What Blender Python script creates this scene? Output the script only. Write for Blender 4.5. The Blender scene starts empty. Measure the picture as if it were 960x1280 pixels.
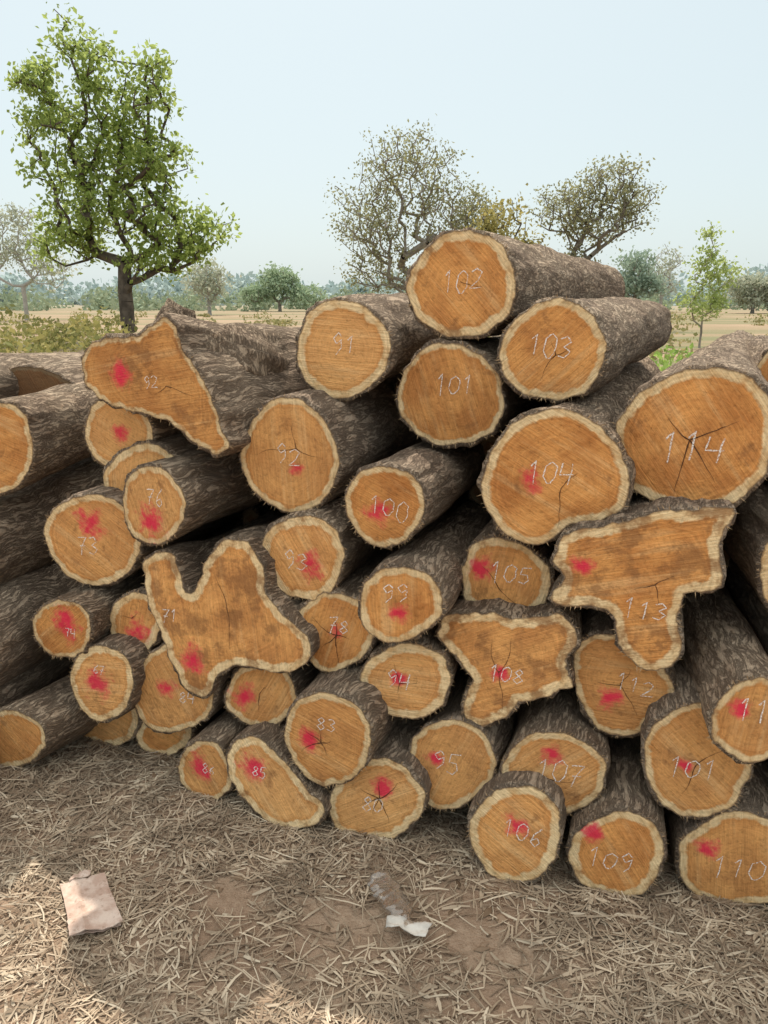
import bpy, math, random
import numpy as np
from mathutils import Vector, Matrix, noise
from mathutils.geometry import delaunay_2d_cdt
random.seed(7); np.random.seed(7)
scene=bpy.context.scene
R=math.radians
# ------------------------------------------------------------ survey camera
PITCH=R(15.6); F=950.0; H=1.5
FW=Vector((0,math.cos(PITCH),-math.sin(PITCH))); UP=Vector((0,math.sin(PITCH),math.cos(PITCH))); RT=Vector((1,0,0))
C0=Vector((0,0,H))
def ray(u,v): return (RT*((u-480)/F)+UP*(-(v-640)/F)+FW)
def hit(u,v,p,n):
    d=ray(u,v); return C0+d*((p-C0).dot(n)/d.dot(n))
def gpt(u,v,z=0.0): return hit(u,v,Vector((0,0,z)),Vector((0,0,1)))
def at(u,D):
    return Vector(((u-480)/F*(D*math.cos(PITCH)+H*math.sin(PITCH)),D,0))
cam=bpy.data.cameras.new('camera'); co=bpy.data.objects.new('camera',cam); scene.collection.objects.link(co)
co.location=C0; co.rotation_euler=(R(90)-PITCH,0,0)
cam.sensor_fit='VERTICAL'; cam.sensor_height=24; cam.lens=24*F/1280; cam.clip_end=3000; cam.clip_start=0.05
scene.camera=co
scene.view_settings.view_transform='Standard'; scene.view_settings.look='None'; scene.view_settings.exposure=0
# ------------------------------------------------------------ light
EL=R(56.5); AZ=R(-10)
sd=Vector((math.sin(AZ)*math.cos(EL),math.cos(AZ)*math.cos(EL),math.sin(EL)))
w=bpy.data.worlds.new('World'); scene.world=w; w.use_nodes=True
nt=w.node_tree; nt.nodes.clear()
sky=nt.nodes.new('ShaderNodeTexSky'); sky.sky_type='NISHITA'; sky.sun_disc=False
sky.sun_elevation=EL; sky.sun_rotation=AZ; sky.air_density=1.0; sky.dust_density=3.0; sky.ozone_density=1.5; sky.altitude=50
bg=nt.nodes.new('ShaderNodeBackground'); bg.inputs[1].default_value=0.14
out=nt.nodes.new('ShaderNodeOutputWorld')
tc=nt.nodes.new('ShaderNodeTexCoord'); sp=nt.nodes.new('ShaderNodeSeparateXYZ'); nt.links.new(tc.outputs['Generated'],sp.inputs[0])
mrn=nt.nodes.new('ShaderNodeMapRange'); mrn.interpolation_type='SMOOTHSTEP'; nt.links.new(sp.outputs[2],mrn.inputs[0])
for i,v in((1,.3),(2,1.0),(3,0.0),(4,1.0)): mrn.inputs[i].default_value=v
mxw=nt.nodes.new('ShaderNodeMix'); mxw.data_type='RGBA'; nt.links.new(mrn.outputs[0],mxw.inputs[0])
mxw.inputs[6].default_value=(4.5,5.15,5.2,1); mxw.inputs[7].default_value=(12.2,12.2,11.3,1)
sk=nt.nodes.new('ShaderNodeVectorMath'); sk.operation='SCALE'; nt.links.new(sky.outputs[0],sk.inputs[0]); sk.inputs['Scale'].default_value=.20
ad=nt.nodes.new('ShaderNodeVectorMath'); ad.operation='ADD'; nt.links.new(mxw.outputs[2],ad.inputs[0]); nt.links.new(sk.outputs[0],ad.inputs[1])
nt.links.new(ad.outputs[0],bg.inputs[0]); nt.links.new(bg.outputs[0],out.inputs[0])
sl=bpy.data.lights.new('sun','SUN'); sl.energy=4.4; sl.angle=R(0.8); sl.color=(1,0.91,0.78)
so=bpy.data.objects.new('sun',sl); scene.collection.objects.link(so)
so.rotation_euler=sd.to_track_quat('Z','Y').to_euler()
# ------------------------------------------------------------ node helper
class M:
    def __init__(s,name):
        s.m=bpy.data.materials.new(name); s.m.use_nodes=True; s.t=s.m.node_tree; s.t.nodes.clear()
        s.o=s.t.nodes.new('ShaderNodeOutputMaterial')
    def n(s,typ,props={},**ins):
        nd=s.t.nodes.new(typ)
        for k,v in props.items(): setattr(nd,k,v)
        for k,v in ins.items():
            key=int(k[1:]) if k[0]=='i' and k[1:].isdigit() else k.replace('_',' ')
            if isinstance(v,bpy.types.NodeSocket): s.t.links.new(v,nd.inputs[key])
            else: nd.inputs[key].default_value=v
        return nd
    def math(s,op,a,b=0.0,c=None):
        kw={'i0':a,'i1':b}
        if c is not None: kw['i2']=c
        return s.n('ShaderNodeMath',{'operation':op},**kw).outputs[0]
    def vm(s,op,a,b=None):
        kw={'i0':a}
        if b is not None: kw['i1']=b
        nd=s.n('ShaderNodeVectorMath',{'operation':op},**kw)
        return nd.outputs[1] if op in('LENGTH','DOT_PRODUCT') else nd.outputs[0]
    def noise(s,vec,scale,detail=2.0,rough=0.55,dist=0.0):
        return s.n('ShaderNodeTexNoise',{},Vector=vec,Scale=scale,Detail=detail,Roughness=rough,Distortion=dist).outputs[0]
    def mr(s,v,a,b,c=0.0,d=1.0):
        return s.n('ShaderNodeMapRange',{'interpolation_type':'SMOOTHSTEP'},i0=v,i1=a,i2=b,i3=c,i4=d).outputs[0]
    def mix(s,f,a,b,bt='MIX'):
        nd=s.t.nodes.new('ShaderNodeMix'); nd.data_type='RGBA'; nd.blend_type=bt
        for idx,v in((0,f),(6,a),(7,b)):
            if isinstance(v,bpy.types.NodeSocket): s.t.links.new(v,nd.inputs[idx])
            else: nd.inputs[idx].default_value=v if idx==0 else (tuple(v)+(1,) if len(v)==3 else v)
        return nd.outputs[2]
    def bsdf(s,col,rough=0.85,bump=None,strength=0.3,dist=0.005,spec=0.2):
        b=s.t.nodes.new('ShaderNodeBsdfPrincipled')
        for k,v in(('Base Color',col),('Roughness',rough),('Specular IOR Level',spec)):
            if isinstance(v,bpy.types.NodeSocket): s.t.links.new(v,b.inputs[k])
            else: b.inputs[k].default_value=tuple(v)+(1,) if k=='Base Color' else v
        if bump is not None:
            bn=s.n('ShaderNodeBump',{},Strength=strength,Distance=dist,Height=bump)
            s.t.links.new(bn.outputs[0],b.inputs['Normal'])
        return b.outputs[0]
    def done(s,sh): s.t.links.new(sh,s.o.inputs[0]); return s.m
def objcoord(m):
    oc=m.n('ShaderNodeTexCoord').outputs['Object']; rnd=m.n('ShaderNodeObjectInfo').outputs['Random']
    off=m.n('ShaderNodeCombineXYZ',{},i0=m.math('MULTIPLY',rnd,37.0),i1=m.math('MULTIPLY',rnd,91.0),i2=m.math('MULTIPLY',rnd,13.0)).outputs[0]
    return oc,rnd,m.vm('ADD',oc,off)
def mat_face(name='sawn_wood',browned=False):
    m=M(name); oc,rnd,ov=objcoord(m)
    ed=m.n('ShaderNodeAttribute',{'attribute_name':'edged'}).outputs['Fac']
    red=m.n('ShaderNodeAttribute',{'attribute_name':'red'}).outputs['Vector']
    stn=m.n('ShaderNodeAttribute',{'attribute_name':'stain','attribute_type':'OBJECT'}).outputs['Fac']
    r2=m.math('FRACT',m.math('MULTIPLY',rnd,17.3)); r3=m.math('FRACT',m.math('MULTIPLY',rnd,53.7)); r4=m.math('FRACT',m.math('MULTIPLY',rnd,131.9))
    big=m.noise(ov,9,3,0.6); fine=m.noise(ov,85,3,0.65); mid=m.noise(ov,24,3,0.6)
    d2=m.math('ADD',ed,m.math('MULTIPLY',m.math('SUBTRACT',mid,0.5),0.026))
    d2=m.math('ADD',d2,m.math('MULTIPLY',m.math('SUBTRACT',fine,0.5),0.008))
    wdt=m.math('MULTIPLY_ADD',r2,0.012,0.012)
    dw=m.math('SUBTRACT',d2,wdt)
    heart=m.mr(dw,-0.003,0.0045); inner=m.mr(dw,0.0,0.018)
    flat=m.vm('MULTIPLY',oc,(1.0,1.0,0.0))
    rr=m.math('ADD',m.vm('LENGTH',flat),m.math('MULTIPLY',big,0.05))
    rr=m.math('ADD',m.math('MULTIPLY',rr,0.6),m.math('MULTIPLY',ed,-0.4))
    ring2=m.n('ShaderNodeTexNoise',{'noise_dimensions':'1D'},W=m.math('MULTIPLY',rr,150.0),Scale=1.0,Detail=3.0).outputs[0]
    rot=m.n('ShaderNodeVectorRotate',{'rotation_type':'Z_AXIS'},Vector=ov,Angle=m.math('MULTIPLY',r3,3.14)).outputs[0]
    saw=m.noise(m.vm('MULTIPLY',rot,(9.0,170.0,1.0)),1.0,3,0.65)
    saw2=m.noise(m.vm('MULTIPLY',rot,(3.0,26.0,1.0)),1.0,3,0.65)
    hc=m.mix(m.mr(big,0.33,0.68),(0.69,0.325,0.105),(0.47,0.19,0.058))
    hc=m.mix(m.math('MULTIPLY',r4,0.6),hc,(0.70,0.40,0.165))
    hc=m.mix(m.mr(saw2,0.50,0.74,0,0.48),hc,(0.77,0.49,0.235))
    hc=m.mix(m.math('MULTIPLY',m.math('SUBTRACT',1.0,inner),.6),hc,(0.52,0.225,0.07))
    sapc=m.mix(m.mr(mid,0.35,0.7),(0.76,0.57,0.33),(0.60,0.39,0.19))
    col=m.mix(heart,sapc,hc)
    k=m.math('ADD',0.78,m.math('MULTIPLY',ring2,0.42))
    k=m.math('MULTIPLY',k,m.math('MULTIPLY_ADD',saw,0.8,0.59)); k=m.math('MULTIPLY',k,m.mr(fine,0.25,0.5,0.74,1.03))
    k=m.math('MULTIPLY',k,m.math('MULTIPLY_ADD',r2,0.18,0.90))
    kc=m.n('ShaderNodeCombineXYZ',{},i0=k,i1=k,i2=k).outputs[0]
    col=m.mix(1.0,col,kc,'MULTIPLY')
    sd_=m.noise(ov,12,4,0.7)
    dirt=m.mr(m.math('ADD',sd_,m.math('MULTIPLY',stn,.09)),0.57,0.73,0,0.62); col=m.mix(dirt,col,(0.23,0.105,0.045))
    edge=m.mr(m.math('ADD',ed,m.math('MULTIPLY',m.math('SUBTRACT',fine,.5),.008)),0.0005,0.005,0.85,0.0); col=m.mix(edge,col,(0.20,0.13,0.075))
    rl=m.vm('LENGTH',red); n1=m.noise(ov,60,4,0.75); n2=mid
    rv=m.math('ADD',rl,m.math('MULTIPLY',m.math('SUBTRACT',n1,0.5),1.5)); rv=m.math('ADD',rv,m.math('MULTIPLY',m.math('SUBTRACT',n2,0.5),2.6))
    rm=m.mr(rv,0.1,1.35,0.92,0.0)
    col=m.mix(rm,col,(0.72,0.025,0.08))
    if browned: col=m.mix(.8,col,(0.09,0.055,0.035))  # set-back log ends mixed most of the way to dark brown
    h=m.math('ADD',m.math('MULTIPLY',saw,1.0),m.math('MULTIPLY',fine,0.8))
    return m.done(m.bsdf(col,0.85,h,0.9,0.004,0.12))
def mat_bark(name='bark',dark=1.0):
    m=M(name); oc,rnd,ov=objcoord(m)
    wv=m.noise(ov,5,2,0.5)
    ow=m.vm('ADD',ov,m.n('ShaderNodeCombineXYZ',{},i0=m.math('MULTIPLY',wv,.10),i1=m.math('MULTIPLY',wv,-.08)).outputs[0])
    st=m.vm('MULTIPLY',ow,(1.0,1.0,0.16)); st2=m.vm('MULTIPLY',ow,(1.0,1.0,0.4))
    a=m.noise(st,62,5,0.72,0.35); b=m.noise(st2,30,5,0.7,.3); c=m.noise(ov,6,4,0.65)
    fur=m.mr(m.math('ABSOLUTE',m.math('SUBTRACT',a,0.5)),0.0,0.07)
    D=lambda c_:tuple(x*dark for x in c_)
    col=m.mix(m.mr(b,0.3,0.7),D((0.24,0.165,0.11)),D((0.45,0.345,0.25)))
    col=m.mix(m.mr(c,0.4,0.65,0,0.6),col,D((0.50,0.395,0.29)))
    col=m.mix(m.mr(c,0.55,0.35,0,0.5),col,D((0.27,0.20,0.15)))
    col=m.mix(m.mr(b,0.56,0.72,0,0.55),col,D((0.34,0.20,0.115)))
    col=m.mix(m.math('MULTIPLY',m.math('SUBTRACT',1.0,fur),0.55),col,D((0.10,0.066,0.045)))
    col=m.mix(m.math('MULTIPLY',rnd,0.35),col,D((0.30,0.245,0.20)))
    h=m.math('ADD',m.math('MULTIPLY',fur,0.5),m.math('ADD',m.math('MULTIPLY',b,1.4),a))
    return m.done(m.bsdf(col,0.95,h,1.0,0.013,0.1))
def mat_chalk():
    m=M('chalk'); oc,rnd,ov=objcoord(m)
    d=m.bsdf((0.86,0.79,0.74),0.9); tr=m.n('ShaderNodeBsdfTransparent').outputs[0]
    f=m.mr(m.noise(ov,240,2),0.34,0.60,0.18,0.97)
    mx=m.n('ShaderNodeMixShader',{},i0=f,i1=tr,i2=d); return m.done(mx.outputs[0])
def plain(name,col,rough=0.9,var=0.3,scale=30):
    m=M(name); oc,rnd,ov=objcoord(m)
    c=m.mix(m.mr(m.noise(ov,scale,2),0.3,0.7),[x*(1-var) for x in col],[min(1,x*(1+var)) for x in col])
    return m.done(m.bsdf(c,rough))
FACE=mat_face(); DARKEND=mat_face('dark_end',True); BARK=mat_bark(); BARKD=mat_bark('gap_shade_bark',.55); CHALK=mat_chalk()  # BARKD is the bark colour darkened to hold the shade of the gaps
CRK=plain('wood_crack',(0.09,0.04,0.02)); FIB=plain('torn_fibre',(0.44,0.30,0.17),0.9,0.3)
def mat_island(name,cols,trans=0.0,rough=0.8,haze=None):
    m=M(name); g=m.n('ShaderNodeNewGeometry').outputs['Random Per Island']
    cr=m.n('ShaderNodeValToRGB',{},Fac=g); e=cr.color_ramp.elements
    while len(e)<len(cols): e.new(0.5)
    for i,c in enumerate(cols): e[i].position=i/(len(cols)-1); e[i].color=tuple(c)+(1,)
    pos=m.n('ShaderNodeNewGeometry').outputs['Position']
    cl=m.noise(pos,0.9 if trans>0 else 6.0,1)
    col=m.mix(m.mr(cl,0.35,0.65,0.0,0.45),cr.outputs[0],[x*0.6 for x in cols[0]])
    b=m.bsdf(col,rough,spec=0.25)
    if trans>0:
        t=m.n('ShaderNodeBsdfTranslucent',{},Color=m.mix(0.6,col,[min(1,x*1.7) for x in cols[-1]])).outputs[0]
        b=m.n('ShaderNodeMixShader',{},i0=trans,i1=b,i2=t).outputs[0]
    return m.done(b)
# ------------------------------------------------------------ logs
GL={'0':[[(.2,0),(0,.3),(.05,.8),(.3,1),(.55,.8),(.55,.3),(.35,0),(.2,0)]],
'1':[[(.1,.75),(.3,1),(.3,0)]],
'2':[[(0,.8),(.25,1),(.55,.8),(.4,.4),(0,0),(.6,.05)]],
'3':[[(0,.9),(.3,1),(.5,.75),(.2,.52),(.55,.3),(.3,0),(0,.1)]],
'4':[[(.05,1),(0,.45),(.6,.5)],[(.5,1),(.45,0)]],
'5':[[(.55,1),(.1,.95),(.05,.55),(.4,.55),(.5,.25),(.3,0),(0,.1)]],
'6':[[(.5,1),(.15,.6),(.05,.2),(.3,0),(.5,.2),(.35,.45),(.08,.3)]],
'7':[[(0,.95),(.55,1),(.25,.5),(.15,0)],[(.1,.5),(.45,.52)]],
'8':[[(.3,.52),(.05,.75),(.3,1),(.5,.78),(.3,.52),(0,.25),(.28,0),(.55,.25),(.3,.52)]],
'9':[[(.5,.8),(.3,1),(.05,.75),(.25,.5),(.5,.7),(.5,.3),(.25,0)]]}
def catmull(pts,k=6):
    o=[];n=len(pts)
    for i in range(n):
        p0,p1,p2,p3=[np.array(pts[(i+j)%n],float) for j in(-1,0,1,2)]
        for t in np.arange(k)/k:
            o.append(0.5*((2*p1)+(-p0+p2)*t+(2*p0-5*p1+4*p2-p3)*t*t+(-p0+3*p1-3*p2+p3)*t**3))
    return np.array(o)
def resample(P,n):
    Q=np.vstack([P,P[:1]]); s=np.r_[0,np.cumsum(np.linalg.norm(np.diff(Q,axis=0),axis=1))]
    t=np.linspace(0,s[-1],n,endpoint=False)
    return np.c_[np.interp(t,s,Q[:,0]),np.interp(t,s,Q[:,1])]
def segdist(pts,B):
    A=B; D=np.roll(B,-1,axis=0)-A
    ap=pts[:,None,:]-A[None]; t=np.clip((ap*D[None]).sum(2)/((D*D).sum(1)[None]+1e-12),0,1)
    return np.linalg.norm(ap-t[...,None]*D[None],axis=2).min(1)
def inside(pts,B):
    x,y=pts[:,0],pts[:,1]; r=np.zeros(len(pts),bool); n=len(B)
    for i in range(n):
        x1,y1=B[i];x2,y2=B[(i+1)%n]
        c=((y1>y)!=(y2>y)); xi=(x2-x1)*(y-y1)/((y2-y1) if y2!=y1 else 1e-9)+x1
        r^=c&(x<xi)
    return r
placed=[]
def build_log(local,P,yaw,L=2.4,redp=None,redr=0.03,num='',npos=None,nsz=0.055,cracks=0,taper=0.12,tilt=None,cls='sawn_log',pitch=0.0,smooth=0.0,bend=None,facemat=None,stain=0.0,rough=1.0,NR=40,barkmat=None):
    rnd=random.Random(int(abs(P.x*1000)*7+abs(P.z*1000)*13))
    NB=120 if smooth>0 else 96
    e1=Vector((math.cos(yaw),-math.sin(yaw),0)); e2=Vector((0,0,1)); e3=e1.cross(e2)
    if tilt is None: tilt=(rnd.uniform(-.07,.07),rnd.uniform(-.09,.05))
    zf=lambda x,y: tilt[0]*x+tilt[1]*y
    B=resample(local,NB)
    area=0.5*np.sum(B[:,0]*np.roll(B[:,1],-1)-np.roll(B[:,0],-1)*B[:,1])
    if area<0: B=B[::-1].copy(); area=-area
    Rq=math.sqrt(area/math.pi)
    T=np.roll(B,-1,axis=0)-np.roll(B,1,axis=0); T/=np.linalg.norm(T,axis=1)[:,None]; N=np.c_[T[:,1],-T[:,0]]
    sdx=rnd.uniform(0,90)
    for i in range(NB):
        q=noise.noise(Vector((B[i,0]*26,B[i,1]*26,sdx))); q2=noise.noise(Vector((B[i,0]*90,B[i,1]*90,sdx)))
        B[i]+=N[i]*(q*0.007+q2*0.003)*rough
    V=[];Fc=[];Mi=[];ed=[];rd=[]
    ua,ub=rnd.uniform(-1,1),rnd.uniform(-1,1)
    def relief(x,y):
        r_=0.0035*noise.noise(Vector((x*13,y*13,sdx)))
        st_=noise.noise(Vector(((x*ua+y*ub)*40,0,sdx)))
        return r_+(0.0012 if st_>.25 else 0)
    g=0.0105; mn=B.min(0);mx=B.max(0)
    gx,gy=np.meshgrid(np.arange(mn[0],mx[0],g),np.arange(mn[1],mx[1],g)); gx=gx+((np.arange(gx.shape[0])%2)*g/2)[:,None]
    G=np.c_[gx.ravel(),gy.ravel()]; G=G[inside(G,B)]; dd=segdist(G,B); G=G[dd>0.006]
    allp=[Vector((a,b)) for a,b in B]+[Vector((a,b)) for a,b in G]
    vc,_,fs,_,_,_=delaunay_2d_cdt(allp,[(i,(i+1)%NB) for i in range(NB)],[],1,1e-6)
    VV=np.array([(v[0],v[1]) for v in vc]); dist=segdist(VV,B)
    for (x,y),d in zip(VV,dist):
        V.append((x,y,zf(x,y)+relief(x,y))); ed.append(float(d))
        rd.append(((x-redp[0])/redr,(y-redp[1])/redr,0) if redp else (50,50,0))
    for f in fs:
        f=list(f); a,b,c=[VV[k] for k in f[:3]]
        if (b[0]-a[0])*(c[1]-a[1])-(b[1]-a[1])*(c[0]-a[0])<0: f=f[::-1]
        Fc.append(f); Mi.append(0)
    S=B.copy()
    for _ in range(60+int(smooth)): S=0.5*S+0.25*(np.roll(S,1,axis=0)+np.roll(S,-1,axis=0))
    a2=0.5*abs(np.sum(S[:,0]*np.roll(S[:,1],-1)-np.roll(S[:,0],-1)*S[:,1])); cS=S.mean(0); S=cS+(S-cS)*math.sqrt(area/a2)*0.99
    base=len(V); bark=0.006
    bx,by=(rnd.uniform(-.04,.04),rnd.uniform(-.03,.03)) if bend is None else bend
    for j in range(-1,NR+1):
        if j==-1: t=0;z=0.0;ex=0.0
        else: t=(j/NR)**1.5; z=-0.003-L*t; ex=bark
        bl=min(1,max(0,(-z)/0.35)); bl=bl*bl*(3-2*bl); tp=1-taper*t
        for i in range(NB):
            p=(1-bl)*B[i]+bl*S[i]; n_=N[i]
            if j>=0:
                q=noise.noise(Vector((p[0]*60,p[1]*60,z*9+sdx)))*0.0045+noise.noise(Vector((p[0]*18,p[1]*18,z*5+sdx)))*0.009+noise.noise(Vector((p[0]*5,p[1]*5,z*2.2+sdx)))*0.018*min(1,-z*5+.2)
                p=p+n_*(ex+q)
            c=cS; x,y=c+(p-c)*tp
            x+=bx*math.sin(t*3); y+=by*math.sin(t*3)+math.tan(pitch)*(-z)
            zz=z+zf(p[0],p[1])*(1-t)
            if j==0: zz+=0.008*noise.noise(Vector((p[0]*70,p[1]*70,sdx+5)))-0.001
            if j==-1: zz+=relief(*B[i])-.0004
            V.append((x,y,zz)); ed.append(0.0); rd.append((50,50,0))
    for j in range(NR+1):
        for i in range(NB):
            a=base+j*NB+i;b=base+j*NB+(i+1)%NB
            Fc.append((a,a+NB,b+NB,b)); Mi.append(1)
    e0=base+(NR+1)*NB; V.append((sum(V[e0+i][0] for i in range(NB))/NB,sum(V[e0+i][1] for i in range(NB))/NB,-L)); ed.append(.08); rd.append((50,50,0)); cc=len(V)-1
    for i in range(NB): Fc.append((e0+(i+1)%NB,e0+i,cc)); Mi.append(0)
    def poly(pts,mi,dz=0.0016):
        k=len(V)
        for (x,y) in pts: V.append((x,y,zf(x,y)+dz+relief(x,y))); ed.append(.05); rd.append((50,50,0))
        Fc.append(tuple(range(k,k+len(pts)))); Mi.append(mi)
    def ribbon(pts,w0,w1,mi,dz):
        pts=[np.array(p,float) for p in pts]; n=len(pts); L_=[];R_=[]
        for i,p in enumerate(pts):
            t=pts[min(i+1,n-1)]-pts[max(i-1,0)]; t=t/(np.linalg.norm(t)+1e-9); nn=np.array((-t[1],t[0])); w_=w0+(w1-w0)*i/(n-1)
            w_*=rnd.uniform(.6,1.4); L_.append(p+nn*w_);R_.append(p-nn*w_)
        for i in range(n-1): poly([L_[i],R_[i],R_[i+1],L_[i+1]],mi,dz)
    if cracks:
        a0=rnd.uniform(0,6.28); pc=np.array((rnd.uniform(-.15,.15)*Rq,rnd.uniform(-.15,.15)*Rq))
        for k in range(cracks):
            a=a0+k*6.283/cracks+rnd.uniform(-.5,.5); ln=Rq*rnd.uniform(.25,.8); p=pc.copy(); pts=[p.copy()]
            for q in range(9):
                a+=rnd.uniform(-.22,.22); p=p+np.array((math.cos(a),math.sin(a)))*ln/9; pts.append(p.copy())
            ribbon(pts,0.0015 if cracks>3 else 0.0010,0.0002,3,0.0016)
    if num:
        cx,cy=npos if npos is not None else (0,0); adv=nsz*0.72; x0=cx-adv*len(num)/2; an=rnd.uniform(-.15,.1)
        for ch in num:
            dy=rnd.uniform(-.08,.08)*nsz; hs=rnd.uniform(.85,1.15)
            for st in GL[ch]:
                pts=[]
                for i in range(len(st)-1):
                    for t in(0,.34,.67): pts.append((st[i][0]*(1-t)+st[i+1][0]*t,st[i][1]*(1-t)+st[i+1][1]*t))
                pts.append(st[-1])
                pts=[(x0+px*nsz*rnd.uniform(.95,1.05)+(py-.5)*nsz*.12,cy+dy+(py-.5)*nsz*hs*rnd.uniform(.97,1.03)+(x0-cx)*an) for px,py in pts]
                wn=.0021 if nsz>.065 else .00155
                ribbon(pts,wn,wn*.75,2,0.0024)
            x0+=adv
    for k in range(60):
        i=rnd.randrange(NB); p=B[i]; n_=N[i]; t=T[i]; l=rnd.uniform(.003,.012); s=rnd.uniform(-1.2,1.2); wd=rnd.uniform(.0005,.0016)
        q=p+n_*(.006+l*(1-abs(s)*.5))+t*l*s; kk=len(V)
        z0=zf(*p)-.002
        V+= [(p[0]-t[0]*wd,p[1]-t[1]*wd,z0),(p[0]+t[0]*wd,p[1]+t[1]*wd,z0),(q[0],q[1],z0+rnd.uniform(-.004,.008))]
        ed+= [0,0,0]; rd+=[(50,50,0)]*3; Fc.append((kk,kk+1,kk+2)); Mi.append(4)
    me=bpy.data.meshes.new(cls); me.from_pydata([tuple(map(float,v)) for v in V],[],[tuple(int(k) for k in f) for f in Fc])
    for mt in(facemat or FACE,barkmat or BARK,CHALK,CRK,FIB): me.materials.append(mt)
    me.polygons.foreach_set('material_index',Mi); me.polygons.foreach_set('use_smooth',[mi==1 for mi in Mi])
    me.attributes.new('edged','FLOAT','POINT').data.foreach_set('value',ed)
    me.attributes.new('red','FLOAT_VECTOR','POINT').data.foreach_set('vector',np.array(rd,float).ravel())
    me.update()
    ob=bpy.data.objects.new(cls,me); scene.collection.objects.link(ob); ob['stain']=float(stain)
    ob.matrix_world=Matrix(((e1.x,e2.x,e3.x,P.x),(e1.y,e2.y,e3.y,P.y),(e1.z,e2.z,e3.z,P.z),(0,0,0,1)))
    Bw=np.array([tuple(P+e1*float(a)+e2*float(b)) for a,b in B]); placed.append((P,Rq,Bw))
    return ob
LEAN=0.15
PN=Vector((0.30,1,-LEAN))
def pile(u,v,off=0): return hit(u,v,Vector((0,1.88+off,0)),PN)
def log(shape,off=0.0,yaw=19,g=False,red=None,rr=13,num='',npos=None,**kw):
    yaw=R(yaw); e3=Vector((-math.sin(yaw),-math.cos(yaw),0)); e1=Vector((math.cos(yaw),-math.sin(yaw),0))
    if len(shape) in(4,5) and not isinstance(shape[0],(tuple,list)):
        cx,cy,rx,ry=shape[:4]; rot=R(shape[4]) if len(shape)==5 else 0
        rg=random.Random(int(cx*7+cy)); p1,p2,p3=[rg.uniform(0,6.28) for _ in range(3)]
        px=[]
        for k in range(48):
            a=k/48*6.2832; f=1+.03*math.cos(2*a+p1)+.03*math.cos(3*a+p2)+.015*math.cos(5*a+p3)
            x=rx*f*math.cos(a);y=ry*f*math.sin(a); px.append((cx+x*math.cos(rot)-y*math.sin(rot),cy+x*math.sin(rot)+y*math.cos(rot)))
    else: px=catmull(shape); cx,cy=np.mean(px,axis=0)
    if g:
        lo=max(px,key=lambda q:q[1]); P0=gpt(lo[0],lo[1],-0.004); P=hit(cx,cy,P0,e3)
    else: P=pile(cx,cy,off)
    loc=[]
    for (u,v) in px:
        q=hit(u,v,P,e3)-P; loc.append((q.dot(e1),q.z))
    tl=lambda u,v:(lambda q:(q.dot(e1),q.z))(hit(u,v,P,e3)-P)
    sc=(hit(cx+1,cy,P,e3)-P).length
    return build_log(np.array(loc),P,yaw,redp=tl(*red) if red else None,redr=rr*sc*1.15,num=num,npos=tl(*npos) if npos else None,**kw)
log((578,356,67,68),.12,25,num='102',npos=(580,350),L=2.1,cracks=1)
log((428,436,57,64),.10,15,num='91',npos=(432,430),L=2.0)
log((563,494,66,65),.16,20,num='101',npos=(570,482))
log((692,438,64,65),.08,25,num='103',npos=(690,432),cracks=3,L=2.0)
log([(768,548),(785,505),(820,478),(862,462),(905,460),(945,476),(966,505),(968,560),(948,602),(905,632),(860,640),(815,626),(780,597)],-.02,26,num='114',npos=(868,560),nsz=.07,cracks=4,L=2.3,taper=.45,pitch=R(2))
log([(603,612),(612,570),(640,530),(680,512),(720,515),(762,545),(786,590),(780,630),(755,650),(715,655),(690,675),(655,678),(622,655)],-.06,22,red=(663,601),num='104',npos=(690,592),cracks=2)
log([(303,580),(310,540),(335,503),(370,497),(400,520),(420,560),(418,600),(400,630),(365,640),(325,620)],-.02,20,red=(371,585),rr=8,num='92',npos=(362,570),cracks=3)
log((481,632,52,50),-.08,20,red=(472,641),num='100',npos=(488,636))
fk=log([(108,468),(113,432),(148,422),(172,420),(190,408),(206,398),(220,408),(226,432),(244,458),(260,494),(272,530),(283,560),(262,568),(240,552),(210,527),(180,518),(140,506),(114,484)],-.10,30,red=(154,468),rr=11,num='92',npos=(190,478),nsz=.04,L=1.9,taper=.1,smooth=60,cls='forked_log',stain=.9,bend=(0.02,-.03),rough=1.5,cracks=2)
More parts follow.
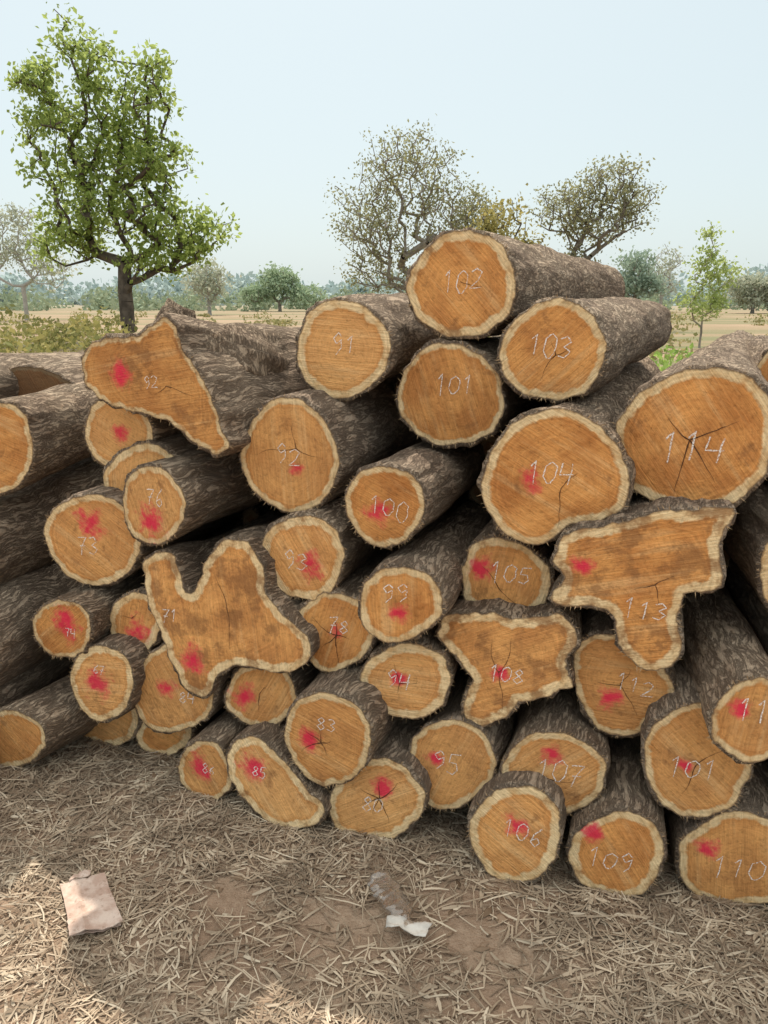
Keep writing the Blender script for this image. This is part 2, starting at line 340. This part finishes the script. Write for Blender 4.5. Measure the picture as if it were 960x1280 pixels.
def limb(path,radii,name,parent):
    V=[];Fc=[];NS=56;seg=16;n=len(path)
    P_=[];Rd=[]
    for i in range((n-1)*seg+1):
        f=i/seg; k=min(int(f),n-2); t=f-k; p0,p1,p2,p3=[path[max(0,min(n-1,k+j))] for j in(-1,0,1,2)]
        P_.append(0.5*((2*p1)+(-p0+p2)*t+(2*p0-5*p1+4*p2-p3)*t*t+(-p0+3*p1-3*p2+p3)*t**3)); Rd.append(radii[k]*(1-t)+radii[k+1]*t)
    m_=len(P_); ref=Vector((0.3,.9,.1)).normalized()
    for i in range(m_):
        d=(P_[min(i+1,m_-1)]-P_[max(0,i-1)]).normalized(); u=d.cross(ref).normalized(); v=d.cross(u)
        for s in range(NS):
            an=s/NS*6.2832; r=Rd[i]*(1+.20*noise.noise(Vector((math.cos(an)*2,math.sin(an)*2,i*.08)))+.14*noise.noise(Vector((math.cos(an)*6,math.sin(an)*6,i*.09))))
            jag=d*(.03*noise.noise(Vector((math.cos(an)*3,math.sin(an)*3,7))) if i==m_-1 else 0)
            V.append(P_[i]+(u*math.cos(an)+v*math.sin(an))*r+jag)
    for i in range(m_-1):
        for s in range(NS): Fc.append((i*NS+s,i*NS+(s+1)%NS,(i+1)*NS+(s+1)%NS,(i+1)*NS+s))
    V.append(P_[-1]+(P_[-1]-P_[-2]).normalized()*.012); c=len(V)-1
    for s in range(NS): Fc.append(((m_-1)*NS+s,(m_-1)*NS+(s+1)%NS,c))
    me=bpy.data.meshes.new(name); me.from_pydata([tuple(v) for v in V],[],Fc)
    me.materials.append(BARK)
    me.polygons.foreach_set('use_smooth',[True]*len(Fc))
    o=bpy.data.objects.new(name,me); scene.collection.objects.link(o); o.parent=parent; o.matrix_parent_inverse=parent.matrix_basis.inverted(); return o
limb([pile(420,452,.9),pile(350,462,.45),pile(292,462,.16),pile(248,446,.03),pile(222,418,-.01),pile(226,388,-.0)],[.11,.125,.125,.105,.072,.042],'broken_limb',fk)
log((148,540,45,47),.05,22,red=(150,543),rr=8)
log((182,600,53,43),.03,24)
log((192,632,40,50),-.08,30,red=(190,653),num='76',npos=(196,622),nsz=.05,L=1.7)
log((117,674,57,58),.0,20,red=(113,655),num='73',npos=(112,682))
log((78,786,38,38),-.03,22,red=(83,779),num='74',npos=(90,790),nsz=.03)
log((170,779,33,38),.03,22,red=(172,787),rr=10,cracks=2)
log((128,853,39,47),-.02,22,red=(121,853),num='67',npos=(125,838),nsz=.035)
log((217,862,51,56),.02,18,red=(208,860),rr=9,num='84',npos=(235,872),nsz=.04)
log([(180,705),(196,690),(216,694),(230,735),(243,738),(256,700),(280,676),(308,683),(324,712),(334,748),(362,778),(386,800),(381,830),(342,840),(302,830),(277,840),(262,866),(240,860),(222,830),(205,790),(188,748)],-.04,22,red=(244,821),num='71',npos=(216,768),nsz=.04,smooth=100,cls='forked_log',stain=1.2,rough=1.5,cracks=2)
log((380,696,52,52),-.02,20,red=(388,706),num='93',npos=(372,700))
log((418,789,47,49),.0,20,red=(423,790),rr=7,num='78',npos=(425,783),nsz=.045,cracks=5)
log((500,755,51,48),-.13,19,red=(497,766),rr=10,num='99',npos=(496,740))
log([(578,722),(590,682),(620,672),(660,685),(686,715),(681,755),(650,771),(610,768),(585,750)],.06,20,red=(602,710),num='105',npos=(640,716),cracks=2)
log([(685,747),(705,722),(694,698),(703,670),(760,657),(830,642),(916,638),(906,668),(898,698),(905,720),(888,740),(852,746),(848,785),(846,822),(822,838),(795,830),(775,805),(765,766),(725,758)],-.08,20,red=(728,707),num='113',npos=(808,762),nsz=.05,smooth=120,cls='forked_log',stain=1.3,rough=1.7,cracks=3)
log([(548,797),(560,770),(600,767),(650,775),(700,769),(721,800),(706,830),(713,855),(680,870),(650,878),(620,901),(590,901),(582,875),(590,850),(572,822)],-.02,19,red=(626,842),rr=10,num='108',npos=(635,842),nsz=.045,smooth=60,cls='forked_log',stain=1.1,rough=1.7,cracks=3)
log((508,851,54,46),-.02,18,red=(498,848),rr=9,num='94',npos=(500,850),nsz=.05,cracks=3)
log([(717,850),(720,812),(745,795),(800,800),(834,840),(838,880),(800,912),(765,918),(735,895)],.02,20,red=(763,869),num='112',npos=(795,858),nsz=.045,cracks=3)
log((327,868,45,38),.02,20,red=(305,870),rr=12,cracks=2)
log((130,900,45,33),.1,20,g=True)
log((205,918,32,27),.1,20,g=True)
log((257,963,34,39,-20),0,22,g=True,red=(250,958),rr=12,num='86',npos=(262,962),nsz=.035)
log([(283,945),(300,925),(330,930),(362,962),(385,988),(406,1008),(396,1028),(355,1033),(315,1007),(290,975)],0,20,g=True,red=(315,960),num='85',npos=(325,965),nsz=.035,stain=.5)
log((410,923,57,58),-.10,20,red=(387,926),num='83',npos=(410,905),nsz=.045,cracks=5)
log((470,1000,59,48),0,20,g=True,red=(480,986),rr=11,num='80',npos=(468,1004),nsz=.045,cracks=6)
log((562,955,56,53),.0,19,red=(543,948),rr=9,num='95',npos=(560,955),nsz=.06)
log((692,968,66,53),-.03,19,red=(690,945),rr=12,num='107',npos=(702,966),nsz=.06,cracks=2)
log((645,1042,59,56),0,18,g=True,red=(645,1032),rr=13,num='106',npos=(655,1040),nsz=.05)
log((772,1068,62,52),0,16,g=True,red=(741,1041),num='109',npos=(765,1075),nsz=.055)
log((873,950,70,68),-.05,15,red=(858,956),rr=10,num='101',npos=(868,960),nsz=.055,cracks=2)
log((944,900,56,50),-.18,13,red=(928,888),num='111',npos=(955,890),nsz=.05)
log((927,1075,78,60),0,15,g=True,red=(886,1063),num='110',npos=(925,1085),nsz=.06)
log((-8,560,50,56),.0,12,L=2.2)
log((-70,695,66,62),-.02,14)
log((-80,830,75,80),-.05,22,L=2.2)
log((-60,905,50,50),.02,20,L=2)
log((12,924,44,35),0,26,g=True)
log((-190,640,60,60),.0,14); log((-200,760,70,70),-.02,16); log((-190,880,60,60),.0,16); log((-190,980,60,50),.0,16,g=True)
log((-90,490,52,42),.25,24,L=2.4)
log((40,505,60,44),.45,16,L=2,facemat=DARKEND)
log((335,458,40,44),.55,24,L=1.9,facemat=DARKEND)
log((1012,715,62,66),.0,12); log((1045,590,60,60),.1,14); log((1040,840,58,56),.0,12); log((1060,980,62,60),-.02,12); log((1110,1110,62,60),0,12,g=True)
log((1160,760,62,66),.0,12); log((1180,900,60,60),.1,14)
log((975,470,34,34),.9,20,L=1.6)
front=list(placed); n0=0; rg=random.Random(3)
s_e=Vector((math.cos(R(19)),-math.sin(R(19)),0))
circ=[(p.dot(s_e),p.z,r) for p,r,_ in front]
bpts=np.vstack([np.c_[b@np.array(s_e),b[:,2]] for _,_,b in front])
fill=[]
for _ in range(4000):
    if n0>=46: break
    s=rg.uniform(-1.9,1.3); z=rg.uniform(.04,1.4)
    if any(math.hypot(s-a,z-b)<r*.82 for a,b,r in circ): continue
    d=float(np.min(np.linalg.norm(bpts-np.array((s,z)),axis=1)))
    for (a,b,r) in fill: d=min(d,math.hypot(s-a,z-b)-r)
    rad=min(.10,d*1.15)
    if rad<.030: continue
    up=[q for q in circ if abs(q[0]-s)<q[2] and q[1]>z+rad*.3]
    if not up or z-rad<-.01: continue
    fill.append((s,z,rad*.95)); n0+=1
    yb=1.88+.6; c,s_=math.cos(R(19)),math.sin(R(19))
    nn=(yb+LEAN*z+s_*s-.3*c*s)/(c+.3*s_)
    P=Vector((c*s+nn*s_,-s_*s+nn*c,z))
    th=np.linspace(0,6.2832,40,endpoint=False)
    build_log(np.c_[rad*np.cos(th),rad*np.sin(th)],P,R(19),L=1.6,bend=(0,0),facemat=DARKEND,NR=20,barkmat=BARKD)
# ------------------------------------------------------------ ground
def mat_ground():
    m=M('dry_earth'); p=m.n('ShaderNodeNewGeometry').outputs['Position']
    a=m.noise(p,3.0,4,0.6); b=m.noise(p,45,4,0.65); c=m.noise(p,0.12,3,0.6)
    soil=m.mix(m.mr(a,.35,.65),(0.29,0.20,0.14),(0.39,0.29,0.21)); soil=m.mix(m.mr(b,.35,.7,0,.6),soil,(0.22,0.15,0.10))
    e=m.noise(m.vm('MULTIPLY',p,(0.02,0.25,1)),1.0,4,0.6)
    field=m.mix(m.mr(c,.4,.62),(0.33,0.24,0.165),(0.27,0.205,0.13)); field=m.mix(m.mr(e,.45,.62,0,.8),field,(0.155,0.165,0.085)); 
    y=m.n('ShaderNodeSeparateXYZ',{},Vector=p).outputs[1]
    field=m.mix(m.mr(y,60,300,0,.6),field,(0.31,0.32,0.27))  # distance haze painted into the field colour
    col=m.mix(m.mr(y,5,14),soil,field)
    h=m.math('ADD',m.math('MULTIPLY',b,.7),m.noise(p,150,2))
    return m.done(m.bsdf(col,.95,h,.8,.008,.1))
n=220; t=np.linspace(-1,1,n); sx=np.sinh(t*8)/np.sinh(8)*1500
def gz(x,y):
    r=math.hypot(x,y-1.5); k=max(0,1-r/8)
    return k*(0.010*noise.noise(Vector((x*3,y*3,0)))+0.005*noise.noise(Vector((x*11,y*11,4)))) 
V=[(float(x),float(y)+1.6,gz(x,y+1.6)) for y in sx for x in sx]
Fg=[(j*n+i,j*n+i+1,(j+1)*n+i+1,(j+1)*n+i) for j in range(n-1) for i in range(n-1)]
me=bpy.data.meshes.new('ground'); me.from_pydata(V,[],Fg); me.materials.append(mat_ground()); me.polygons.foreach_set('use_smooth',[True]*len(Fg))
ob=bpy.data.objects.new('ground',me); scene.collection.objects.link(ob)
def mkobj(name,V,Fc,mats,mi=None,smooth=False):
    me=bpy.data.meshes.new(name); me.from_pydata([tuple(map(float,v)) for v in V],[],Fc)
    for q in mats: me.materials.append(q)
    if mi is not None: me.polygons.foreach_set('material_index',mi)
    if smooth: me.polygons.foreach_set('use_smooth',[True]*len(Fc))
    o=bpy.data.objects.new(name,me); scene.collection.objects.link(o); return o
rg=random.Random(11); V=[];Fc=[]
def straw(x,y,l,wd,z0,a,tiltz,curl):
    k=len(V); c,s=math.cos(a),math.sin(a); nseg=3; tw=rg.uniform(-.6,.6)
    for i in range(nseg+1):
        u=i/nseg; px=x+c*l*(u-.5)-s*curl*l*(u-.5)**2*4; py=y+s*l*(u-.5)+c*curl*l*(u-.5)**2*4
        ww=wd*(0.35+0.65*math.sin(min(1,u*1.15+.12)*3.0)) if wd>.0025 else wd
        hz=z0+tiltz*l*(u-.5)+rg.uniform(0,.002)
        V.append((px-s*ww,py+c*ww,max(.001,hz+ww*tw)+gz(px,py))); V.append((px+s*ww,py-c*ww,max(.001,hz-ww*tw)+gz(px,py)))
    for i in range(nseg): Fc.append((k+2*i,k+2*i+1,k+2*i+3,k+2*i+2))
cnt=0
while cnt<46000:
    x=rg.uniform(-2.4,2.2); y=rg.uniform(.75,3.0)
    if y>2.25-.3*x: continue
    dn=noise.noise(Vector((x*2.2,y*2.2,3)))+.5*noise.noise(Vector((x*6,y*6,9)))
    edge=1.88-.3*x-y
    if rg.random()>.60+1.0*dn+(.35 if edge<.30 else 0): continue
    if rg.random()<.62: straw(x,y,rg.uniform(.02,.10),rg.uniform(.0007,.0018),rg.uniform(.001,.012),rg.gauss(.4,1.2),rg.uniform(-.07,.07),rg.uniform(-.08,.08))
    else: straw(x,y,rg.uniform(.02,.08),rg.uniform(.0026,.0042),rg.uniform(.001,.009),rg.gauss(.4,1.3),rg.uniform(-.08,.08),rg.uniform(-.12,.12))
    cnt+=1
STR=mat_island('dry_straw',[(0.20,0.14,0.095),(0.33,0.25,0.175),(0.43,0.335,0.24),(0.50,0.40,0.29),(0.64,0.54,0.41)],0,.8)
mkobj('dry_leaf_litter',V,Fc,[STR])
V=[];Fc=[]
for _ in range(1500):
    x=rg.uniform(-2,2);y=rg.uniform(.8,2.3); r=rg.uniform(.002,.010)*(1 if abs(1.88-.3*x-y)>.3 else 1.5); k=len(V); z=gz(x,y)+.002; an=rg.uniform(0,3.14); st=rg.uniform(1,2.8)
    for (a,b,c) in((1,0,0),(0,1,0),(-1,0,0),(0,-1,0),(0,0,1),(0,0,-1)):
        px,py=a*r*st*rg.uniform(.6,1.2),b*r*rg.uniform(.5,1.1); V.append((x+px*math.cos(an)-py*math.sin(an),y+px*math.sin(an)+py*math.cos(an),z+c*r*rg.uniform(.3,.7)))
    for f in((0,1,4),(1,2,4),(2,3,4),(3,0,4),(1,0,5),(2,1,5),(3,2,5),(0,3,5)): Fc.append(tuple(k+q for q in f))
mkobj('bark_chips',V,Fc,[mat_island('bark_chip',[(0.14,0.09,0.055),(0.24,0.16,0.10),(0.36,0.25,0.17)])])
# ------------------------------------------------------------ cardboard packet
def cardboard():
    m=M('cardboard'); p=m.n('ShaderNodeNewGeometry').outputs['Position']
    c=m.mix(m.mr(m.noise(p,28,4),.35,.65),(0.44,0.31,0.25),(0.58,0.46,0.39)); c=m.mix(m.mr(m.noise(p,90,3),.55,.7,0,.6),c,(0.30,0.20,0.15)); return m.done(m.bsdf(c,.8,m.noise(p,60),.3))
cs=[gpt(u,v,.015) for u,v in((75,1106),(131,1091),(151,1155),(91,1172))]
V=[];Fc=[]
def sheet(q,z,nx=10,ny=10,th=.0025,sd=0,bulge=.006,ragged=.002):
    k=len(V)
    for lay in(0,1):
        for j in range(ny+1):
            for i in range(nx+1):
                u,v=i/nx,j/ny; p=(q[0]*(1-u)+q[1]*u)*(1-v)+(q[3]*(1-u)+q[2]*u)*v
                h=z+bulge*noise.noise(Vector((u*2.3,v*2.3,sd)))+(.004 if abs(u-.3)<.06 else 0)
                rx=ragged*noise.noise(Vector((u*9,v*9,sd))); V.append((p.x+rx,p.y-rx,h-lay*th))
    W=nx+1; A=W*(ny+1)
    for j in range(ny):
        for i in range(nx):
            a=k+j*W+i; Fc.append((a,a+W,a+W+1,a+1)); Fc.append((a+A,a+A+1,a+A+W+1,a+A+W))
    ring=[i for i in range(nx)]+[j*W+nx for j in range(ny)]+[ny*W+i for i in range(nx,0,-1)]+[j*W for j in range(ny,0,-1)]
    for a,b in zip(ring,ring[1:]+ring[:1]): Fc.append((k+a,k+b,k+b+A,k+a+A))
sheet(cs,.018,sd=1,bulge=.012,ragged=.006)
mid=[cs[0].lerp(cs[3],.55),cs[1].lerp(cs[2],.46),cs[2]+Vector((.008,-.006,0)),cs[3]+Vector((-.004,-.008,0))]; sheet(mid,.027,sd=5,bulge=.012,ragged=.006)
fl=[cs[0].lerp(cs[1],.25)+Vector((0,.02,0)),cs[0].lerp(cs[1],.62)+Vector((0,.022,0)),cs[0].lerp(cs[1],.66),cs[0].lerp(cs[1],.2)]; sheet(fl,.022,6,4,sd=9)
mkobj('cardboard_packet',V,Fc,[cardboard()])
# ------------------------------------------------------------ crushed plastic bottle
a=gpt(470,1095,.02); b=gpt(512,1160,.02); ax=(b-a); Lb=ax.length; ax.normalize(); sidev=Vector((0,0,1)).cross(ax)
prof=[(0,.012),(.03,.024),(.12,.034),(.25,.036),(.4,.031),(.5,.035),(.65,.034),(.78,.028),(.86,.016),(.9,.012),(1.0,.012)]
V=[];Fc=[];NS=28;NJ=40
pr=lambda t: np.interp(t,[q[0] for q in prof],[q[1] for q in prof])
for j in range(NJ+1):
    t=j/NJ
    for i in range(NS):
        an=i/NS*6.2832; r=pr(t); nz=noise.noise(Vector((math.cos(an)*1.8,math.sin(an)*1.8,t*7)))
        r*=1+.35*nz+.04*math.sin(t*60)
        fl_=.45 if .1<t<.85 else .8
        p=a+ax*(t*Lb)+sidev*(r*math.cos(an))+Vector((0,0,r*math.sin(an)*fl_+.004)); V.append((p.x,p.y,max(p.z,.006)))
for j in range(NJ):
    for i in range(NS): Fc.append((j*NS+i,j*NS+(i+1)%NS,(j+1)*NS+(i+1)%NS,(j+1)*NS+i))
m=M('clear_plastic'); g=m.n('ShaderNodeBsdfGlossy',{},Color=(.9,.9,.9,1),Roughness=.18).outputs[0]; tr=m.n('ShaderNodeBsdfTransparent',{},Color=(.86,.82,.78,1)).outputs[0]
fr=m.n('ShaderNodeLayerWeight',{},Blend=.35).outputs[1]; df=m.n('ShaderNodeBsdfDiffuse',{},Color=(.45,.38,.32,1)).outputs[0]
mx=m.n('ShaderNodeMixShader',{},i0=.22,i1=tr,i2=df).outputs[0]; mx=m.n('ShaderNodeMixShader',{},i0=m.mr(fr,0,1,.08,.6),i1=mx,i2=g).outputs[0]; PL=m.done(mx)
body=mkobj('plastic_bottle',V,Fc,[PL],smooth=True)
V=[];Fc=[]
q=[gpt(484,1150,.02),gpt(541,1158,.02),gpt(532,1175,.02),gpt(482,1163,.02)]; sheet(q,.030,14,6,.0015,3,.02,.006)
lb=mkobj('label',V,Fc,[plain('label_paper',(.56,.52,.47),.6,.15)],smooth=True); lb.parent=body
# ------------------------------------------------------------ vegetation
TB=plain('tree_bark',(0.10,0.08,0.064),.95,.35,4)
TBL=plain('pale_tree_bark',(0.26,0.23,0.195),.95,.25,4)
def tree(name,base,tr_h,r0,blobs,n_attr,lpa,leaf,mat,seed,bark=TB,sig=.35,droop=.3,minr=.012,lean=(0,0)):
    rg=np.random.RandomState(seed); nodes=[np.array((0,0,-.1))]; par=[-1]
    nt_=6
    for i in range(1,nt_+1):
        f=i/nt_; nodes.append(np.array((lean[0]*f+rg.normal(0,.03*tr_h*.3),lean[1]*f+rg.normal(0,.03*tr_h*.3),tr_h*f))); par.append(i-1)
    at_=[]; vol=np.array([(b[3]*b[4]*b[5])**.8 for b in blobs]); pb=vol/vol.sum()
    for _ in range(n_attr):
        b=blobs[rg.choice(len(blobs),p=pb)]; d=rg.normal(size=3); d/=np.linalg.norm(d); rad=rg.uniform(.1,1)**.5*rg.uniform(.85,1.2)
        at_.append(np.array(b[:3])+d*rad*np.array(b[3:6]))
    top=nodes[-1]; at_.sort(key=lambda q:np.linalg.norm(q-top))
    tips=[]
    for q in at_:
        A=np.array(nodes); d=np.linalg.norm(A-q,axis=1); dz=q[2]-A[:,2]; cost=d+np.where(dz<.15*d,1.2*(0.15*d-dz)+.3,0); cost[:3]+=50
        k=int(np.argmin(cost)); p=nodes[k]; ln=np.linalg.norm(q-p); ns=max(1,int(ln/.6)); pk=k
        for i in range(1,ns+1):
            f=i/ns; pt=p+(q-p)*f
            if i<ns: pt=pt+rg.normal(0,.06*ln/ns+.02,3)+np.array((0,0,-.08*ln*math.sin(f*3.14)))
            nodes.append(pt); par.append(pk); pk=len(nodes)-1
        tips.append(pk)
    cntc=np.zeros(len(nodes))
    for t in tips: cntc[t]+=1
    for i in range(len(nodes)-1,0,-1): cntc[par[i]]+=cntc[i]
    rad=np.maximum(minr,r0*np.power(cntc/cntc[0],.48)); rad[0]=r0*1.3
    V=[];Fc=[];NSS=6
    for i in range(1,len(nodes)):
        p=nodes[par[i]];q=nodes[i]; d=q-p; L_=np.linalg.norm(d)
        if L_<1e-5: continue
        d/=L_; u=np.cross(d,(0,0,1) if abs(d[2])<.9 else (1,0,0)); u/=np.linalg.norm(u); v=np.cross(d,u); k=len(V)
        ra=min(rad[par[i]],rad[i]*1.35)
        if i<=nt_: ra=rad[par[i]]
        for (c,r) in((p,ra),(q,rad[i])):
            for s in range(NSS): an=s/NSS*6.2832; V.append(c+(u*math.cos(an)+v*math.sin(an))*r)
        for s in range(NSS): Fc.append((k+s,k+(s+1)%NSS,k+NSS+(s+1)%NSS,k+NSS+s))
    nb=len(Fc)
    for q in [nodes[t] for t in tips]:
        m_=int(lpa*rg.uniform(.1,1.9))
        for _ in range(m_):
            c=q+rg.normal(0,sig,3)*np.array((1,1,.8)); d=rg.normal(size=3); d[2]-=droop; d/=np.linalg.norm(d); e=rg.normal(size=3); e-=d*e.dot(d); e/=np.linalg.norm(e)
            l=leaf*rg.uniform(.5,1.3); k=len(V); n_=np.cross(d,e)
            V+= [c-d*l*.5,c+e*l*.28+n_*l*.08,c+d*l*.5,c-e*l*.28+n_*l*.08]; Fc.append((k,k+1,k+2,k+3))
    o=mkobj(name,V,Fc,[bark,mat],[0]*nb+[1]*(len(Fc)-nb)); o.location=base; return o
LG=mat_island('bright_leaves',[(0.11,0.17,0.035),(0.17,0.24,0.05),(0.23,0.31,0.075),(0.34,0.40,0.13)],.5)
LO=mat_island('olive_leaves',[(0.17,0.18,0.095),(0.22,0.23,0.12),(0.29,0.28,0.15)],.4)  # olive, lightened with painted haze for the mid-distance trees
LY=mat_island('yellow_leaves',[(0.20,0.19,0.07),(0.28,0.26,0.09),(0.35,0.30,0.11)],.4)
LS=mat_island('sapling_leaves',[(0.18,0.24,0.07),(0.28,0.35,0.11),(0.37,0.43,0.17)],.45)
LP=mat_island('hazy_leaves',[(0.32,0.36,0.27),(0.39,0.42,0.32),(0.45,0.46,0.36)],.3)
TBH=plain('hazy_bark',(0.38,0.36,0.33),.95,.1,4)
tree('teak_tree',at(162,30),1.7,.27,[(-1.4,0,10.5,.6,.7,.8),(-.4,0,9.7,.8,.8,.9),(-2.5,0,9.0,.7,.8,.6),(1.5,0,9.2,.9,.8,.8),(-2.1,0,7.6,1.1,1.2,.8),(1.2,0,7.9,1.2,1.2,1.0),(-.5,0,8.4,.9,.8,.9),(-1.7,0,6.0,1.4,1.4,.9),(1.5,0,6.2,1.4,1.4,1.0),(-.2,.2,6.9,1.2,1,.8),(-1,0,4.4,2.0,1.8,1.0),(2.0,0,4.2,1.5,1.4,1.0),(3.7,0,4.1,.6,.6,.6),(-2.1,0,3.4,1.2,1.2,.7),(1.0,0,3.0,1.4,1.2,.6),(2.8,0,3.1,.8,.8,.5),(.5,0,5.3,1.6,1.4,.8)],520,23,.23,LG,3,sig=.27)
tree('sparse_tree',at(512,40),2.4,.24,[(0,0,7.6,2.3,2.2,1.9),(-2.0,0,5.4,2.0,2,1.9),(1.5,0,5.6,2.2,2,1.8),(3.2,0,5.2,1.4,1.3,1.6),(-1.4,0,3.0,1.9,1.5,1.2)],640,15,.17,LO,5,bark=TBL,sig=.30,minr=.02)
tree('yellow_leaved_tree',at(622,36),1.8,.13,[(0,0,4.9,1.2,1,1.1),(-.9,0,3.7,1.2,1,.9),(1.0,0,3.5,1.3,1,.9)],110,22,.22,LY,8,sig=.28)
tree('umbrella_tree',at(735,42),2.9,.20,[(.6,0,7.2,1.7,1.8,1.3),(-1.6,0,6.2,1.7,1.6,1.1),(2.0,0,6.3,1.2,1.4,1.1),(0,0,5.2,2.0,1.6,.9),(-.8,0,3.7,1.2,1,.7)],400,15,.18,LO,12,bark=plain('mid_bark',(0.17,0.145,0.12)),sig=.28,minr=.02)
tree('sapling',at(874,25),1.0,.035,[(0,0,3.1,.35,.35,.7),(.2,0,2.3,.8,.7,.6),(-.1,0,1.4,.8,.6,.5)],120,18,.13,LS,15,bark=TBL,sig=.13,minr=.006)
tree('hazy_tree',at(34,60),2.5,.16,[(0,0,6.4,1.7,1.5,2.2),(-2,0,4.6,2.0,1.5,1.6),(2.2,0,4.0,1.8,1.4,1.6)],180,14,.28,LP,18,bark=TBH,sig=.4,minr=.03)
tree('distant_tree',at(350,105),1.2,.25,[(0,0,3.9,2.4,2.5,1.5),(-2.9,0,2.2,2.2,2,1.1),(3.1,0,2.0,2.8,2,1.1)],150,24,.5,mat_island('mid_leaves',[(0.25,0.34,0.22),(0.30,0.39,0.25),(0.36,0.44,0.29)],.3),22,bark=TBL,sig=.5,minr=.03)  # haze is put into these leaves as a paler green
tree('distant_tree',at(792,95),3,.25,[(0,0,5.2,2.0,2.5,2.0),(-1.4,0,3.2,1.9,2,1.5),(1.4,0,3.0,1.9,2,1.4)],130,20,.5,mat_island('mid_leaves2',[(0.24,0.32,0.25),(0.28,0.36,0.28),(0.33,0.40,0.31)],.3),24,bark=TBL,sig=.5,minr=.03)  # leaf colour paled to stand in for air haze
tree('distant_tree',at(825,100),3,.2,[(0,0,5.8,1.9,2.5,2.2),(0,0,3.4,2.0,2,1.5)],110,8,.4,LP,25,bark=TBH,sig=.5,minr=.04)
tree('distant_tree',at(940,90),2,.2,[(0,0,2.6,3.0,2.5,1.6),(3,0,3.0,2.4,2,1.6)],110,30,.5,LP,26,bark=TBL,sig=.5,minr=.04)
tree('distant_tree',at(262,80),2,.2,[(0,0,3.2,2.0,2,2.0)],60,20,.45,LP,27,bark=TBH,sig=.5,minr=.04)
def mass(name,items,mat,seed,leaf):
    rg=np.random.RandomState(seed);V=[];Fc=[]
    for (x,y,z,rx,rz,n_) in items:
        d=rg.normal(size=(n_,3)); d/=np.linalg.norm(d,axis=1)[:,None]; d*=rg.uniform(.2,1,(n_,1))**.4
        for q in d:
            c=np.array((x+q[0]*rx,y+q[1]*rx,max(.05,z+q[2]*rz))); a_=rg.normal(size=3);a_/=np.linalg.norm(a_); b_=rg.normal(size=3); b_-=a_*b_.dot(a_); b_/=np.linalg.norm(b_); l=leaf*rg.uniform(.5,1.4); k=len(V)
            V+= [c-a_*l*.5,c+b_*l*.3,c+a_*l*.5,c-b_*l*.3]; Fc.append((k,k+1,k+2,k+3))
    return mkobj(name,V,Fc,[mat])
rs=random.Random(31)
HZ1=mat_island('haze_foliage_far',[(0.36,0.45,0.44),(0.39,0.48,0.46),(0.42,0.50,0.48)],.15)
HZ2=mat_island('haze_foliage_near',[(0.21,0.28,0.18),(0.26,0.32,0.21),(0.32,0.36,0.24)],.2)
it=[]
for k in range(360):
    x=rs.uniform(-230,260); y=rs.uniform(200,260); h=rs.uniform(3.6,7.4)+3.5*noise.noise(Vector((x*.03,0,0))); it.append((x,y,h*.5,rs.uniform(4,9),h*.9,110))
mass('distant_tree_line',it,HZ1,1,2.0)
it=[]
for k in range(190):
    x=rs.uniform(-120,130); y=rs.uniform(105,150); h=rs.uniform(.8,3.2)+2*max(0,noise.noise(Vector((x*.06,5,0)))); it.append((x,y,h*.5,rs.uniform(1.5,4),h*.8,80))
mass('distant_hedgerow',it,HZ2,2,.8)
it=[]
for k in range(34):
    u=rs.uniform(-120,150); D=rs.uniform(18,36); p=at(u,D); h=rs.uniform(.5,1.3); it.append((p.x,p.y,h*.4,rs.uniform(.5,1.2),h*.7,130))
mass('dry_bush',it,mat_island('bush_leaves',[(0.12,0.14,0.04),(0.22,0.23,0.07),(0.36,0.31,0.12)],.3),3,.17)
it=[]
for k in range(110):
    u=rs.uniform(100,1100); D=rs.uniform(20,75); p=at(u,D); h=rs.uniform(.2,.7); it.append((p.x,p.y,h*.3,rs.uniform(.3,1.6),h*.7,60))
mass('field_shrubs',it,mat_island('shrub_leaves',[(0.13,0.15,0.05),(0.22,0.24,0.08),(0.34,0.28,0.14)],.3),4,.2)
it=[]
for k in range(16):
    u=rs.uniform(800,905); D=rs.uniform(9,14); p=at(u,D); it.append((p.x,p.y,.35,rs.uniform(.3,.5),.45,110))
mass('green_bush',it,mat_island('green_leaves',[(0.10,0.18,0.03),(0.19,0.30,0.06),(0.28,0.39,0.10)],.4),5,.11)
for (u0,D,yaw,rad,L_) in((-40,7.5,78,.16,4.5),(120,9.5,80,.13,3.5),(-150,5.2,70,.17,3.6),(150,6.2,60,.2,3.0)):
    p=at(u0,D); p.z=rad*.95+ (.35 if D<7 else .2); th=np.linspace(0,6.2832,40,endpoint=False)
    build_log(np.c_[rad*np.cos(th),rad*np.sin(th)],p,R(yaw),L=L_)
